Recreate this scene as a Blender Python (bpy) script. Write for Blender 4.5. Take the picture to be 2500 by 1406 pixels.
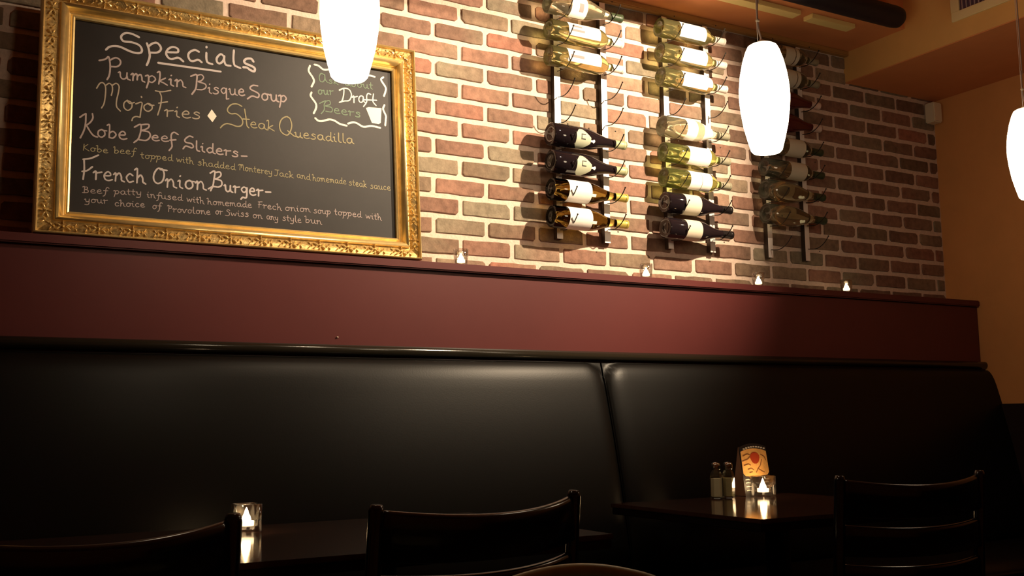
import bpy, bmesh, math, random
from mathutils import Vector, Matrix
random.seed(7)
scn = bpy.context.scene
for o in list(bpy.data.objects): bpy.data.objects.remove(o)
COL = scn.collection
# ------------------------------------------------------------------ camera
# world: x along the brick wall, y into the wall (brick face y=0), z up
F = 2530.34
CAM = Vector((0, -3.0713, 1.0))
R_ = Vector((0.8670, -0.4978, 0.0))
PITCH, YAW, ROLL = 0.1278634, 0.5210880, -0.0130133
FW = Vector((math.sin(YAW)*math.cos(PITCH), math.cos(YAW)*math.cos(PITCH), math.sin(PITCH)))
R0 = Vector((math.cos(YAW), -math.sin(YAW), 0)); U0 = R0.cross(FW)
RT = R0*math.cos(ROLL) + U0*math.sin(ROLL); UP = U0*math.cos(ROLL) - R0*math.sin(ROLL)
cd = bpy.data.cameras.new('camera'); cam = bpy.data.objects.new('camera', cd); COL.objects.link(cam)
cd.sensor_width = 36; cd.lens = F*36/2500; cd.clip_start = .02
M = Matrix((RT, UP, -FW)).transposed().to_4x4(); M.translation = CAM; cam.matrix_world = M
scn.camera = cam
# ------------------------------------------------------------------ world, lights, exposure
w = bpy.data.worlds.new('world'); scn.world = w; w.use_nodes = True
w.node_tree.nodes['Background'].inputs[0].default_value = (1, .62, .35, 1)
w.node_tree.nodes['Background'].inputs[1].default_value = .008
vs = scn.view_settings; vs.view_transform = 'Standard'; vs.look = 'None'; vs.gamma = 1; vs.use_curve_mapping = False
vs.exposure = 0.0
PEND_L = 11.5
SPOTS = [  # ceiling spots: position, aim, power, half cone (deg), blend
    ((2.62, -1.30, 2.50), (1.98, 0, 1.98), 270, 41, .75),
    ((1.60, -1.35, 2.72), (1.12, 0, 2.10), 95, 34, 1.0),
]
for i, (p, a, e, hc, bl) in enumerate(SPOTS):
    l = bpy.data.lights.new('spot_lamp', 'SPOT'); l.energy = e; l.color = (1, .77, .52); l.spot_size = math.radians(2*hc)
    l.spot_blend = bl; l.shadow_soft_size = .02
    o = bpy.data.objects.new('spot_lamp', l); COL.objects.link(o); o.location = p
    o.rotation_euler = (Vector(a)-Vector(p)).to_track_quat('-Z', 'Y').to_euler()

# ------------------------------------------------------------------ helpers
def ray(x, y): return FW + RT*((x-1250)/F) - UP*((y-703)/F)
def on_y(x, y, Y):
    d = ray(x, y); return CAM + d*((Y-CAM.y)/d.y)
def on_z(x, y, Z):
    d = ray(x, y); return CAM + d*((Z-CAM.z)/d.z)
def srgb(r, g, b):
    f = lambda c: ((c/255)/12.92 if c/255 <= .04045 else ((c/255+.055)/1.055)**2.4)
    return (f(r), f(g), f(b), 1)
MATS = {}
def mat(name, col=(.5, .5, .5, 1), rough=.5, metal=0, trans=0, ior=1.45, spec=.5, coat=0, noise=None, bump=None, emit=None, attr=None, aniso=None):
    if name in MATS: return MATS[name]
    m = bpy.data.materials.new(name); m.use_nodes = True; nt = m.node_tree; n = nt.nodes; L = nt.links
    b = n['Principled BSDF']
    col = tuple(col) if len(col) == 4 else tuple(col)+(1,)
    b.inputs['Base Color'].default_value = col; b.inputs['Roughness'].default_value = rough
    b.inputs['Metallic'].default_value = metal; b.inputs['Transmission Weight'].default_value = trans
    b.inputs['IOR'].default_value = ior; b.inputs['Specular IOR Level'].default_value = spec
    b.inputs['Coat Weight'].default_value = coat; b.inputs['Coat Roughness'].default_value = .08
    tc = n.new('ShaderNodeTexCoord')
    src = None
    if attr:
        a = n.new('ShaderNodeAttribute'); a.attribute_name = attr; src = a.outputs['Color']
    if noise:
        sc, amt, vec = noise
        nz = n.new('ShaderNodeTexNoise'); nz.inputs['Scale'].default_value = sc; nz.inputs['Detail'].default_value = 6
        nz.inputs['Roughness'].default_value = .65
        L.new(tc.outputs[vec], nz.inputs['Vector'])
        mr = n.new('ShaderNodeMapRange'); mr.inputs['From Min'].default_value = .3; mr.inputs['From Max'].default_value = .7
        mr.inputs['To Min'].default_value = 1-amt; mr.inputs['To Max'].default_value = 1+amt
        L.new(nz.outputs['Fac'], mr.inputs['Value'])
        mx = n.new('ShaderNodeVectorMath'); mx.operation = 'SCALE'
        if src: L.new(src, mx.inputs[0])
        else: mx.inputs[0].default_value = col[:3]
        L.new(mr.outputs['Result'], mx.inputs['Scale']); src = mx.outputs['Vector']
    if src: L.new(src, b.inputs['Base Color'])
    if bump:
        sc, st, dist = bump
        nz = n.new('ShaderNodeTexNoise'); nz.inputs['Scale'].default_value = sc; nz.inputs['Detail'].default_value = 5
        L.new(tc.outputs['Object'], nz.inputs['Vector'])
        bp = n.new('ShaderNodeBump'); bp.inputs['Strength'].default_value = st; bp.inputs['Distance'].default_value = dist
        L.new(nz.outputs['Fac'], bp.inputs['Height']); L.new(bp.outputs['Normal'], b.inputs['Normal'])
    if emit:
        b.inputs['Emission Color'].default_value = emit[0]; b.inputs['Emission Strength'].default_value = emit[1]
    MATS[name] = m; return m
def thin_glass(name, tint=(1, 1, 1, 1), gl=.12, rough=.03):
    if name in MATS: return MATS[name]
    m = bpy.data.materials.new(name); m.use_nodes = True; nt = m.node_tree; n = nt.nodes; L = nt.links
    n.remove(n['Principled BSDF']); out = n['Material Output']
    t = n.new('ShaderNodeBsdfTransparent'); t.inputs[0].default_value = tint
    g = n.new('ShaderNodeBsdfGlossy'); g.inputs['Roughness'].default_value = rough
    lw = n.new('ShaderNodeLayerWeight'); lw.inputs['Blend'].default_value = .25
    mr = n.new('ShaderNodeMapRange'); mr.inputs['To Min'].default_value = gl*.5; mr.inputs['To Max'].default_value = .65
    L.new(lw.outputs['Facing'], mr.inputs['Value'])
    mx = n.new('ShaderNodeMixShader'); L.new(mr.outputs['Result'], mx.inputs[0]); L.new(t.outputs[0], mx.inputs[1]); L.new(g.outputs[0], mx.inputs[2])
    L.new(mx.outputs[0], out.inputs['Surface']); MATS[name] = m; return m

def from_bm(name, bm, m, parent=None, loc=None, smooth=False, label=None):
    me = bpy.data.meshes.new(name); bm.to_mesh(me); bm.free()
    if m: me.materials.append(m)
    if smooth:
        for p in me.polygons: p.use_smooth = True
    o = bpy.data.objects.new(name, me); COL.objects.link(o)
    if parent: o.parent = parent
    if loc: o.location = loc
    if label: o['label'] = label
    return o
def pyd(name, V, Fc, m, parent=None, smooth=False, loc=None, label=None):
    me = bpy.data.meshes.new(name); me.from_pydata([tuple(v) for v in V], [], Fc); me.update()
    if m: me.materials.append(m)
    if smooth:
        for p in me.polygons: p.use_smooth = True
    o = bpy.data.objects.new(name, me); COL.objects.link(o)
    if parent: o.parent = parent
    if loc: o.location = loc
    if label: o['label'] = label
    return o
def thing(name, label, cat, loc=(0, 0, 0), rz=0, group=None):
    o = bpy.data.objects.new(name, None); COL.objects.link(o); o.empty_display_size = .05
    o.location = loc; o.rotation_euler = (0, 0, rz); o['label'] = label; o['category'] = cat
    if group: o['group'] = group
    return o
def tag(o, label, cat, group=None):
    o['label'] = label; o['category'] = cat
    if group: o['group'] = group
    return o
def struct(o): o['kind'] = 'structure'; return o
def add_box(bm, lo, hi, bev=0, seg=2):
    c = [(a+b)/2 for a, b in zip(lo, hi)]; s = [abs(b-a) for a, b in zip(lo, hi)]
    r = bmesh.ops.create_cube(bm, size=1, matrix=Matrix.Translation(c) @ Matrix.Diagonal((*s, 1)))
    if bev:
        es = list({e for v in r['verts'] for e in v.link_edges})
        bmesh.ops.bevel(bm, geom=es, offset=bev, segments=seg, affect='EDGES', clamp_overlap=True)
def box(name, lo, hi, m, parent=None, bev=0, seg=2, label=None):
    bm = bmesh.new(); add_box(bm, lo, hi, bev, seg); return from_bm(name, bm, m, parent, label=label)
def lathe(prof, n=28, axis='z'):
    V = []; Fc = []
    for (r, h) in prof:
        for k in range(n):
            a = 2*math.pi*k/n; x, y = r*math.cos(a), r*math.sin(a)
            V.append((x, y, h) if axis == 'z' else (h, x, y))
    for i in range(len(prof)-1):
        for k in range(n):
            k2 = (k+1) % n
            q = (i*n+k, i*n+k2, (i+1)*n+k2, (i+1)*n+k)
            Fc.append(q if axis == 'z' else q)
    return V, Fc
def lathe_obj(name, prof, m, parent=None, n=28, axis='z', loc=None, label=None, cap=True):
    V, Fc = lathe(prof, n, axis)
    if cap:
        if prof[0][0] > 1e-5: Fc.append(tuple(reversed(range(n))))
        if prof[-1][0] > 1e-5: Fc.append(tuple((len(prof)-1)*n+k for k in range(n)))
    o = pyd(name, V, Fc, m, parent, True, loc, label)
    bm = bmesh.new(); bm.from_mesh(o.data); bmesh.ops.remove_doubles(bm, verts=bm.verts, dist=1e-6)
    bmesh.ops.recalc_face_normals(bm, faces=bm.faces); bm.to_mesh(o.data); bm.free()
    for p in o.data.polygons: p.use_smooth = len(p.vertices) < 5
    return o
def crom(P, n=6, closed=False):
    P = [Vector(p) for p in P]
    if len(P) < 3: return P
    out = []
    for i in range(len(P)-1):
        p0 = P[i-1] if i else P[0]*2-P[1]; p1 = P[i]; p2 = P[i+1]; p3 = P[i+2] if i+2 < len(P) else P[-1]*2-P[-2]
        for k in range(n):
            t = k/n; out.append(.5*((2*p1)+(p2-p0)*t+(2*p0-5*p1+4*p2-p3)*t*t+(3*p1-p0-3*p2+p3)*t**3))
    out.append(P[-1]); return out
def tube_bm(bm, P, r, n=8, cap=True, flat=1.0, upv=None):
    P = [Vector(p) for p in P]; rr = r if isinstance(r, (list, tuple)) else [r]*len(P); rings = []
    prevx = None
    for i, p in enumerate(P):
        t = (P[min(i+1, len(P)-1)]-P[max(i-1, 0)]).normalized()
        a = upv if upv else (prevx if prevx else (Vector((0, 0, 1)) if abs(t.z) < .9 else Vector((1, 0, 0))))
        x = (Vector(a)-t*t.dot(Vector(a))).normalized(); prevx = x; y = t.cross(x)
        rings.append([bm.verts.new(p+x*math.cos(2*math.pi*k/n)*rr[i]+y*math.sin(2*math.pi*k/n)*rr[i]*flat) for k in range(n)])
    for a, b in zip(rings, rings[1:]):
        for k in range(n): bm.faces.new((a[k], a[(k+1) % n], b[(k+1) % n], b[k]))
    if cap: bm.faces.new(list(reversed(rings[0]))); bm.faces.new(rings[-1])
def tube(name, P, r, m, parent=None, n=8, label=None, loc=None, flat=1.0, upv=None):
    bm = bmesh.new(); tube_bm(bm, P, r, n, flat=flat, upv=upv); return from_bm(name, bm, m, parent, loc, True, label)

# ------------------------------------------------------------------ materials
BRICK = mat('brick', rough=.88, attr='tint', noise=(38, .28, 'Object'), bump=(160, .5, .003), spec=.25)
MORTAR = mat('mortar', (.74, .585, .49), .92, noise=(60, .12, 'Object'), bump=(120, .6, .003), spec=.2)
BURG = mat('burgundy_paint', (.115, .026, .025), .42, noise=(3, .06, 'Object'), bump=(60, .06, .001), spec=.4)
ORANGE = mat('ochre_wall_paint', (.80, .38, .13), .8, noise=(5, .05, 'Object'), bump=(180, .12, .001))
OCHRE2 = mat('ochre_soffit_paint', (.78, .47, .16), .8, noise=(5, .05, 'Object'))
RUST = mat('rust_ceiling_paint', (.72, .29, .11), .85, noise=(5, .05, 'Object'))
DARKW = mat('dark_wainscot', (.02, .010, .012), .5, noise=(20, .2, 'Object'))
FLOOR = mat('dark_floor', (.03, .018, .012), .5, noise=(6, .3, 'Object'))
LEATH = mat('black_leather', (.004, .0037, .0032), .40, bump=(220, .12, .001), spec=.26)
LEATH2 = mat('black_leather_roll', (.02, .017, .012), .16, bump=(200, .08, .001), spec=.6)
GOLD = mat('gilt', (.86, .62, .26), .45, metal=.6, noise=(45, .22, 'Object'), bump=(90, .25, .002))
GOLDB = mat('gilt_bright', (.95, .72, .32), .33, metal=.7, noise=(30, .12, 'Object'), bump=(60, .1, .001))
GOLDD = mat('gilt_dark_band', (.72, .50, .20), .42, metal=.6, noise=(120, .5, 'Object'), bump=(160, .5, .003))
BOARD = mat('chalkboard', (.019, .016, .016), .48, noise=(4, .3, 'Object'), bump=(90, .08, .001), spec=.42)
CH_W = mat('chalk_white', (.62, .55, .54), .95); CH_L = mat('chalk_lilac', (.46, .37, .36), .95)
CH_D = mat('chalk_dim', (.44, .37, .29), .95); CH_Y = mat('chalk_yellow', (.38, .33, .20), .95)
CH_G = mat('chalk_green', (.20, .27, .20), .95); CH_C = mat('chalk_cream', (.95, .88, .76), .9)
STEEL = mat('brushed_aluminium', (.88, .84, .82), .38, metal=.25, noise=(30, .05, 'Object'))
WIRE = mat('black_wire', (.02, .015, .012), .35, spec=.5)
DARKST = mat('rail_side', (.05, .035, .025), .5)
BLK = mat('black_lacquer', (.003, .003, .005), .17, spec=.55)
WOODT = mat('table_veneer', (.065, .030, .022), .10, noise=(14, .25, 'Object'), spec=.5, coat=.4)
BLKEDGE = mat('table_edge', (.012, .008, .008), .25)
WHITEPL = mat('ivory_plastic', (.85, .74, .55), .5)
DUCT = mat('black_pipe', (.012, .008, .012), .55)
LBL = mat('label_paper', (.92, .88, .82), .75, noise=(200, .05, 'Object'))
LBLC = mat('label_cream', (.62, .56, .44), .75); LBLG = mat('label_sage', (.50, .52, .38), .6)
PRINT = mat('label_print', (.30, .26, .26), .8); INK = mat('label_ink', (.05, .045, .04), .7)
G_CLEAR = mat('glass_clear_wine', (.90, .86, .62), .02, trans=.93, ior=1.42)
G_PALE = mat('glass_pale_wine', (.78, .73, .34), .02, trans=.93, ior=1.42)
G_GREEN = mat('glass_green_wine', (.62, .66, .22), .02, trans=.93, ior=1.42)
G_AMBER = mat('glass_amber_wine', (.24, .16, .035), .03, trans=1, ior=1.42)
G_DARK = mat('glass_black_wine', (.012, .008, .010), .05, spec=.7)
G_ROSE = mat('glass_red_wine', (.11, .014, .018), .08, trans=.3, ior=1.42)
G_EMPTY = mat('glass_olive', (.72, .72, .52), .02, trans=.97, ior=1.38)
CAPW = mat('capsule_white', (.80, .72, .66), .4); CAPG = mat('capsule_green', (.04, .06, .03), .35)
CAPK = mat('capsule_black', (.012, .010, .010), .3); CAPY = mat('capsule_yellow', (.55, .45, .10), .35, metal=.3)
CAPS = mat('capsule_sage', (.40, .42, .24), .4); CAPR = mat('capsule_pink', (.68, .52, .46), .4); CAPGR = mat('capsule_grey', (.30, .28, .20), .4)
CUP = thin_glass('cup_glass', (.90, .90, .88, 1), .26, .06)
CUPF = thin_glass('shaker_glass', (.90, .92, .85, 1), .15)
WAX = mat('wax', (.8, .72, .6), .6, emit=((1, .66, .36, 1), 5))  # emission set into the wax stands in for the flame's glow
FLAME = mat('flame', (1, .8, .5), .5, emit=((1, .66, .34, 1), 100))
FLAME2 = mat('flame_small', (1, .8, .5), .5, emit=((1, .72, .42, 1), 22))
SALT = mat('salt', (.95, .93, .75), .9, bump=(500, .5, .001)); PEPPER = mat('pepper', (.60, .55, .34), .9, bump=(500, .7, .001))
CHROME = mat('chrome', (.5, .5, .46), .18, metal=1)
SHADE = mat('lit_opal_glass', (.9, .85, .75), .3, emit=((1, .80, .54, 1), PEND_L))
CORD = mat('cord', (.55, .42, .36), .5)
VENTM = mat('vent_enamel', (.88, .76, .42), .5); LOUV = mat('louvre_dark', (.10, .06, .11), .45); LOUVL = mat('louvre_fin', (.42, .33, .36), .45)
OLIVE = mat('olive_batten', (.85, .68, .28), .7); TRIM = mat('ochre_trim', (.42, .22, .07), .6)
HOOP = mat('bentwood', (.34, .36, .22), .4, noise=(25, .15, 'Object'))
CARDK = mat('card_black', (.02, .015, .015), .5); CARDS = mat('card_side', (.40, .24, .16), .7)
CARDO = mat('card_orange', (.85, .46, .14), .6, noise=(30, .2, 'Object')); CARDR = mat('card_red', (.42, .05, .015), .5)
CARDB = mat('card_brown', (.26, .10, .03), .6); CARDW = mat('card_white', (.7, .66, .58), .6)
LAMPM = mat('spot_housing', (.02, .02, .02), .5); LAMPE = mat('spot_lens', (1, .9, .7), .5, emit=((1, .8, .5, 1), 6))

# ------------------------------------------------------------------ room shell
XR = 4.033; XS = 3.452; ZC = 3.0; ZS = 2.580; ZL = 2.449; XL = -2.6; YF = -5.6; SD = .33
H = .0678; MZ = 1.0+.5493; MX = .2004; JX = 3.4692
floor = struct(box('floor', (XL, YF, -.05), (XR, 0, 0), FLOOR))
struct(box('ceiling', (XL, YF, ZC), (XR, .12, ZC+.1), RUST))
struct(box('wall_right', (XR, YF, 0), (XR+.12, .12, ZC), ORANGE))
struct(box('wall_left', (XL-.12, YF, 0), (XL, .12, ZC), ORANGE))
struct(box('wall_front', (XL, YF-.12, 0), (XR, YF, ZC), ORANGE))
wb = struct(box('wall_back', (XL, 0, 0), (XR, .12, ZC), MORTAR))
struct(box('ceiling_soffit_back', (XL, -SD, ZS), (XS, 0, ZC), RUST))
struct(box('ceiling_soffit_right', (XS, YF, ZL), (XR, 0, ZC), OCHRE2))
struct(box('ceiling_soffit_underside', (XS+.002, YF+.002, ZL-.004), (XR, -.001, ZL), RUST))
struct(box('trim_1', (XL, -.035, ZS-.022), (XS, -.0055, ZS), TRIM, bev=.004))
struct(box('trim_2', (XR-.012, YF, 0), (XR, -.9, 1.047), DARKW))
struct(box('trim_3', (XR-.03, YF, 1.047), (XR, -.9, 1.070), DARKW, bev=.004))
struct(box('trim_4', (XR-.012, -.9, .5), (XR, -.24, 1.047), DARKW))

# bricks
PAL = [((.33, .17, .115), 5), ((.27, .145, .10), 5), ((.24, .155, .10), 4), ((.31, .215, .14), 4), ((.22, .125, .085), 3), ((.27, .21, .14), 4), ((.36, .15, .10), 1)]
PALF = [(c[0]*.92, c[1]*.98, c[2]*1.04) for c, k in PAL for _ in range(k)]
def brick_mesh(x0, x1, z0, z1, rnd):
    # rounded, slightly ragged outline; back ring in the mortar, front ring proud of it
    j = lambda s: rnd.uniform(-s, s); g = .0092
    X0, X1, Z0, Z1 = x0+g, x1-g, z0+g, z1-g
    c = [min(.014, abs(rnd.gauss(.004, .004))) for _ in range(4)]
    n = 3; L = X1-X0; pts = []
    pts.append((X0+c[0], Z0)); 
    if L > .08: pts += [(X0+L*(k+1)/4, Z0+j(.0018)) for k in range(3)]
    pts += [(X1-c[1], Z0+j(.001)), (X1+j(.001), Z0+c[1]), (X1+j(.0015), Z1-c[2]), (X1-c[2], Z1+j(.001))]
    if L > .08: pts += [(X1-L*(k+1)/4, Z1+j(.0022)) for k in range(3)]
    pts += [(X0+c[3], Z1), (X0+j(.001), Z1-c[3]), (X0+j(.0015), Z0+c[0])]
    cx, cz = (X0+X1)/2, (Z0+Z1)/2; f = -.0045-rnd.random()*.002
    V = []; 
    for (px, pz) in pts: V.append((px, .001, pz))
    for (px, pz) in pts: V.append((px, f+.0015, pz))
    for (px, pz) in pts: V.append((cx+(px-cx)*(1-.0025/(L/2+.001)), f+j(.0003), cz+(pz-cz)*.93))
    m = len(pts); Fc = []
    for a in (0, m):
        for k in range(m): Fc.append((a+k, a+(k+1) % m, a+m+(k+1) % m, a+m+k))
    Fc.append(tuple(2*m+k for k in range(m)))
    return V, Fc
rnd = random.Random(11); bricks = []
for k in range(-1, 16):
    z0 = MZ+k*H; z1 = z0+H
    if z0 > ZS-.02: break
    z1c = min(z1, ZS-.004)
    off = JX-1.5*0 + (0 if k % 2 == 1 else MX/2)
    i0 = int((XL-off)/MX)-1
    for i in range(i0, 40):
        x0 = off+i*MX; x1 = x0+MX
        a, b = max(x0, XL), min(x1, XR)
        if b-a < .03: continue
        bricks.append((a, b, z0, z1c, rnd.choice(PALF), k))
def tinted(name, V, Fc, cols, m, parent=None):
    o = pyd(name, V, Fc, m, parent); ca = o.data.color_attributes.new('tint', 'FLOAT_COLOR', 'POINT')
    for i, c in enumerate(cols): ca.data[i].color = (*c, 1)
    return o
vis = [b for b in bricks if b[1] > .14 and not (b[0] > .27 and b[1] < 1.33 and b[3] < 2.17)]
def seen(b):
    p = Vector(((b[0]+b[1])/2, 0, (b[2]+b[3])/2))-CAM; d = p.dot(FW)
    return -30 < 1250+F*p.dot(RT)/d < 2530 and -30 < 703-F*p.dot(UP)/d < 740
vis = sorted([b for b in vis if seen(b)], key=lambda b: b[0])[:298]
ids = set(id(b) for b in vis)
SV, SF, SC = [], [], []
for b in bricks:
    V, Fc = brick_mesh(*b[:4], rnd)
    c = b[4]; s = rnd.uniform(.85, 1.15); c2 = rnd.choice(PALF)
    L = b[1]-b[0]; mid = b[0]+L*rnd.uniform(.3, .7)
    cols = []
    for v in V:
        t = .55 if v[0] > mid else 0
        cols.append(tuple((c[q]*(1-t)+c2[q]*t)*s for q in range(3)))
    if id(b) in ids: tinted('brick', V, Fc, cols, BRICK, wb)
    else:
        n0 = len(SV); SV += V; SF += [tuple(n0+q for q in f) for f in Fc]; SC += cols
so = tinted('far_brick_courses', SV, SF, SC, BRICK, wb); so['kind'] = 'stuff'

# ledge with burgundy panel
YB = -.155
ledge = thing('wall_ledge', 'long burgundy painted ledge and panel running under the brick wall', 'ledge', (.7, -.08, 0))
def lp(o): o.parent = ledge; o.matrix_parent_inverse = Matrix.Translation(-ledge.location); return o
lp(box('panel', (XL+.01, YB, 1.0), (XR-.003, -.007, 1.47), BURG))
lp(box('shelf_board', (XL+.01, -.172, 1.472), (XR-.003, -.007, 1.498), BURG, bev=.004, label='rounded burgundy shelf board'))
# small bright nail head on the panel
pn = on_y(824, 823, YB-.002); lp(lathe_obj('nail_head', [(0, -.002), (.003, -.001), (.003, .001), (0, .002)], WHITEPL, n=10, axis='z', loc=tuple(pn)))

# ------------------------------------------------------------------ banquette
bq = thing('banquette', 'black leather banquette with puffy back cushions under the burgundy ledge', 'bench', (.7, -.45, 0))
def bqp(o): o.parent = bq; o.matrix_parent_inverse = Matrix.Translation(-bq.location); return o
def cushion(name, x0, x1, A, B, bulge, nu=60, nv=24, back=.03, flush=False):
    # A top edge (y,z), B bottom edge (y,z) of the face; bulge outward from that slanted face
    A = Vector((0, *A)); B = Vector((0, *B)); d = (B-A); nrm = Vector((0, -abs(d.z), -abs(d.y) if d.y < 0 else 0)); nrm = Vector((0, d.z, -d.y)).normalized()
    if nrm.y > 0 or (abs(nrm.y) < .2 and nrm.z < 0): nrm = -nrm
    V = []; Fc = []
    for i in range(nu+1):
        u = i/nu; u = .5-.5*math.cos(math.pi*u)
        for j in range(nv+1):
            v = j/nv; v = .5-.5*math.cos(math.pi*v)
            Lx = (x1-x0); Lv = d.length
            dx = (u if flush else min(u, 1-u))*Lx; dv = min(v, 1-v)*Lv; r = .075
            ex = max(0, 1-dx/r); ev = max(0, 1-dv/r); e = min(1, math.hypot(ex, ev))
            h = bulge*math.sqrt(max(0, 1-e**2.2))+bulge*.45*math.sin(math.pi*v)
            V.append(Vector((x0+Lx*u, 0, 0))+A+d*v+nrm*h)
    for i in range(nu):
        for j in range(nv):
            a = i*(nv+1)+j; Fc.append((a, a+nv+1, a+nv+2, a+1))
    n0 = len(V)
    # closed back
    bv = [Vector((x0, 0, 0))+A-nrm*back, Vector((x1, 0, 0))+A-nrm*back, Vector((x1, 0, 0))+B-nrm*back, Vector((x0, 0, 0))+B-nrm*back]
    V += bv; Fc.append((n0, n0+1, n0+2, n0+3))
    e_top = [i*(nv+1) for i in range(nu+1)]; e_bot = [i*(nv+1)+nv for i in range(nu+1)]
    Fc.append(tuple(e_top)+(n0+1, n0)); Fc.append(tuple(reversed(e_bot))+(n0+3, n0+2))
    Fc.append(tuple(range(nv, -1, -1))+(n0, n0+3)); Fc.append(tuple(nu*(nv+1)+j for j in range(nv+1))+(n0+2, n0+1))
    o = pyd(name, V, Fc, LEATH, smooth=True)
    for p in o.data.polygons: p.use_smooth = len(p.vertices) == 4 and p.index < nu*nv
    return o
for x0, x1 in ((-2.0, -.02), (-.01, 1.998), (2.004, XR-.004)):
    bqp(cushion('back_cushion', x0, x1, (-.179, 1.193), (-.330, .50), .026, flush=x1 > 3))
    bqp(cushion('seat_cushion', x0, x1, (-.33, .475), (-.82, .475), .03, back=.06, flush=x1 > 3))
bqp(box('back_board', (-2.0, -.176, .10), (XR-.004, -.157, 1.190), BLKEDGE))
bqp(tube('top_roll', [(-2.0, -.1725, 1.214), (XR-.004, -.1725, 1.214)], .0165, LEATH2, n=16, label='glossy leather roll along the top'))
bqp(box('base', (-2.0, -.78, .0), (XR-.014, -.178, .40), BLKEDGE, bev=.004))

# ------------------------------------------------------------------ framed chalkboard
BC = Vector((0, 2.93-3.0713, 1.4995)); BT = Vector((0, .055, .70)).normalized(); BN = Vector((1, 0, 0)).cross(BT).normalized()
if BN.y > 0: BN = -BN
def bw(u, v, h=0): return BC+Vector((1, 0, 0))*u+BT*v+BN*h
def on_board(x, y, off=.0):
    d = ray(x, y); P0 = BC+BN*off; t = (P0-CAM).dot(BN)/d.dot(BN); P = CAM+d*t-P0; return P.x, P.dot(BT)
frame = thing('framed_chalkboard', 'large black chalkboard of specials in an ornate gold frame leaning on the ledge', 'chalkboard', tuple(bw(.79, 0, 0)))
FI = frame.location.copy()
def fp(o, par=None):
    o.parent = par or frame; o.matrix_parent_inverse = Matrix.Translation(-FI); return o
UO0, UO1, VO0, VO1 = .240, 1.345, .0, .697
UI0, UI1, VI0, VI1 = .327, 1.270, .067, .620
prof = [(0, -.004), (0, .010), (.05, .0125), (.09, .011), (.13, .008), (.17, .011), (.19, .018), (.25, .026), (.31, .031), (.38, .032), (.43, .028), (.46, .021), (.50, .020), (.60, .023), (.72, .025), (.82, .023), (.88, .021), (.90, .028), (.94, .032), (.98, .030), (1.0, .024), (1.0, -.010)]
sides = {'bottom': ((0, 0), (1, 0)), 'right': ((1, 0), (1, 1)), 'top': ((1, 1), (0, 1)), 'left': ((0, 1), (0, 0))}
def fc(cu, cv, s): # point on frame at corner cu,cv with s from inner to outer
    return ((UI0+(UO0-UI0)*s) if cu == 0 else (UI1+(UO1-UI1)*s), (VI0+(VO0-VI0)*s) if cv == 0 else (VI1+(VO1-VI1)*s))
rr = random.Random(5)
def orn_mesh():
    bm = bmesh.new()
    def blob(x, y, z, a, b, c, rot=0, sub=1):
        m = Matrix.Translation((x, y, z)) @ Matrix.Rotation(rot, 4, 'Z') @ Matrix.Diagonal((a, b, c, 1))
        bmesh.ops.create_icosphere(bm, subdivisions=sub, radius=1, matrix=m)
    blob(0, 0, .003, .0045, .0045, .006)
    for s in (-1, 1):
        blob(s*.012, .004, .002, .009, .0032, .0045, s*.5); blob(s*.012, -.005, .002, .009, .003, .004, -s*.6)
        blob(s*.023, .000, .002, .0032, .0032, .0055); blob(s*.031, .006, .001, .006, .002, .003, s*.9); blob(s*.031, -.006, .001, .006, .002, .003, -s*.9)
    blob(0, .011, .001, .002, .006, .004); blob(0, -.011, .001, .002, .006, .004)
    me = bpy.data.meshes.new('ornament'); bm.to_mesh(me); bm.free(); me.materials.append(GOLDB)
    return me
ORN = orn_mesh()
for nm, (c0, c1) in sides.items():
    V = []; Fc = []; N = 2
    for (s, h) in prof:
        a = fc(*c0, s); b = fc(*c1, s)
        V.append(bw(a[0], a[1], h)); V.append(bw(b[0], b[1], h))
    for i in range(len(prof)-1): Fc.append((2*i, 2*i+2, 2*i+3, 2*i+1))
    Fc.append(tuple(range(0, 2*len(prof), 2))); Fc.append(tuple(range(2*len(prof)-1, 0, -2))); Fc.append((0, 1, 2*len(prof)-1, 2*len(prof)-2))
    mo = fp(pyd('frame_moulding', V, Fc, GOLD)); me = mo.data; me.materials.append(GOLDB); me.materials.append(GOLDD)
    bm = bmesh.new(); bm.from_mesh(me); bmesh.ops.recalc_face_normals(bm, faces=bm.faces); bm.to_mesh(me); bm.free()
    for i, p in enumerate(me.polygons):
        if i in (6, 7, 8, 9): p.material_index = 1; p.use_smooth = True
        if i in (12, 13, 14, 15): p.material_index = 2; p.use_smooth = True
        if i in (1, 2, 3, 17, 18, 19): p.material_index = 1
    a = fc(*c0, .68); b = fc(*c1, .68); A = Vector(a); B = Vector(b); Ln = (B-A).length; n = round(Ln/.086)
    ang = math.atan2(B.y-A.y, B.x-A.x)
    ex = Vector((1, 0, 0))*math.cos(ang)+BT*math.sin(ang); ey = BN.cross(ex)
    for k in range(n):
        t = (k+.5)/n; p = A.lerp(B, t); o = bpy.data.objects.new('ornament', ORN); COL.objects.link(o)
        Mx = Matrix((ex, ey, BN)).transposed().to_4x4(); Mx.translation = bw(p.x, p.y, .0235)
        o.parent = mo; o.matrix_parent_inverse = Matrix.Translation(-FI) ; o.matrix_basis = Mx
        o.matrix_parent_inverse = Matrix.Identity(4)
V = [bw(u, v, h) for h in (-.006, .0) for (u, v) in ((UI0-.01, VI0-.01), (UI1+.01, VI0-.01), (UI1+.01, VI1+.01), (UI0-.01, VI1+.01))]
board = fp(pyd('board', V, [(3, 2, 1, 0), (4, 5, 6, 7), (0, 1, 5, 4), (1, 2, 6, 5), (2, 3, 7, 6), (3, 0, 4, 7)], BOARD))
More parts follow.
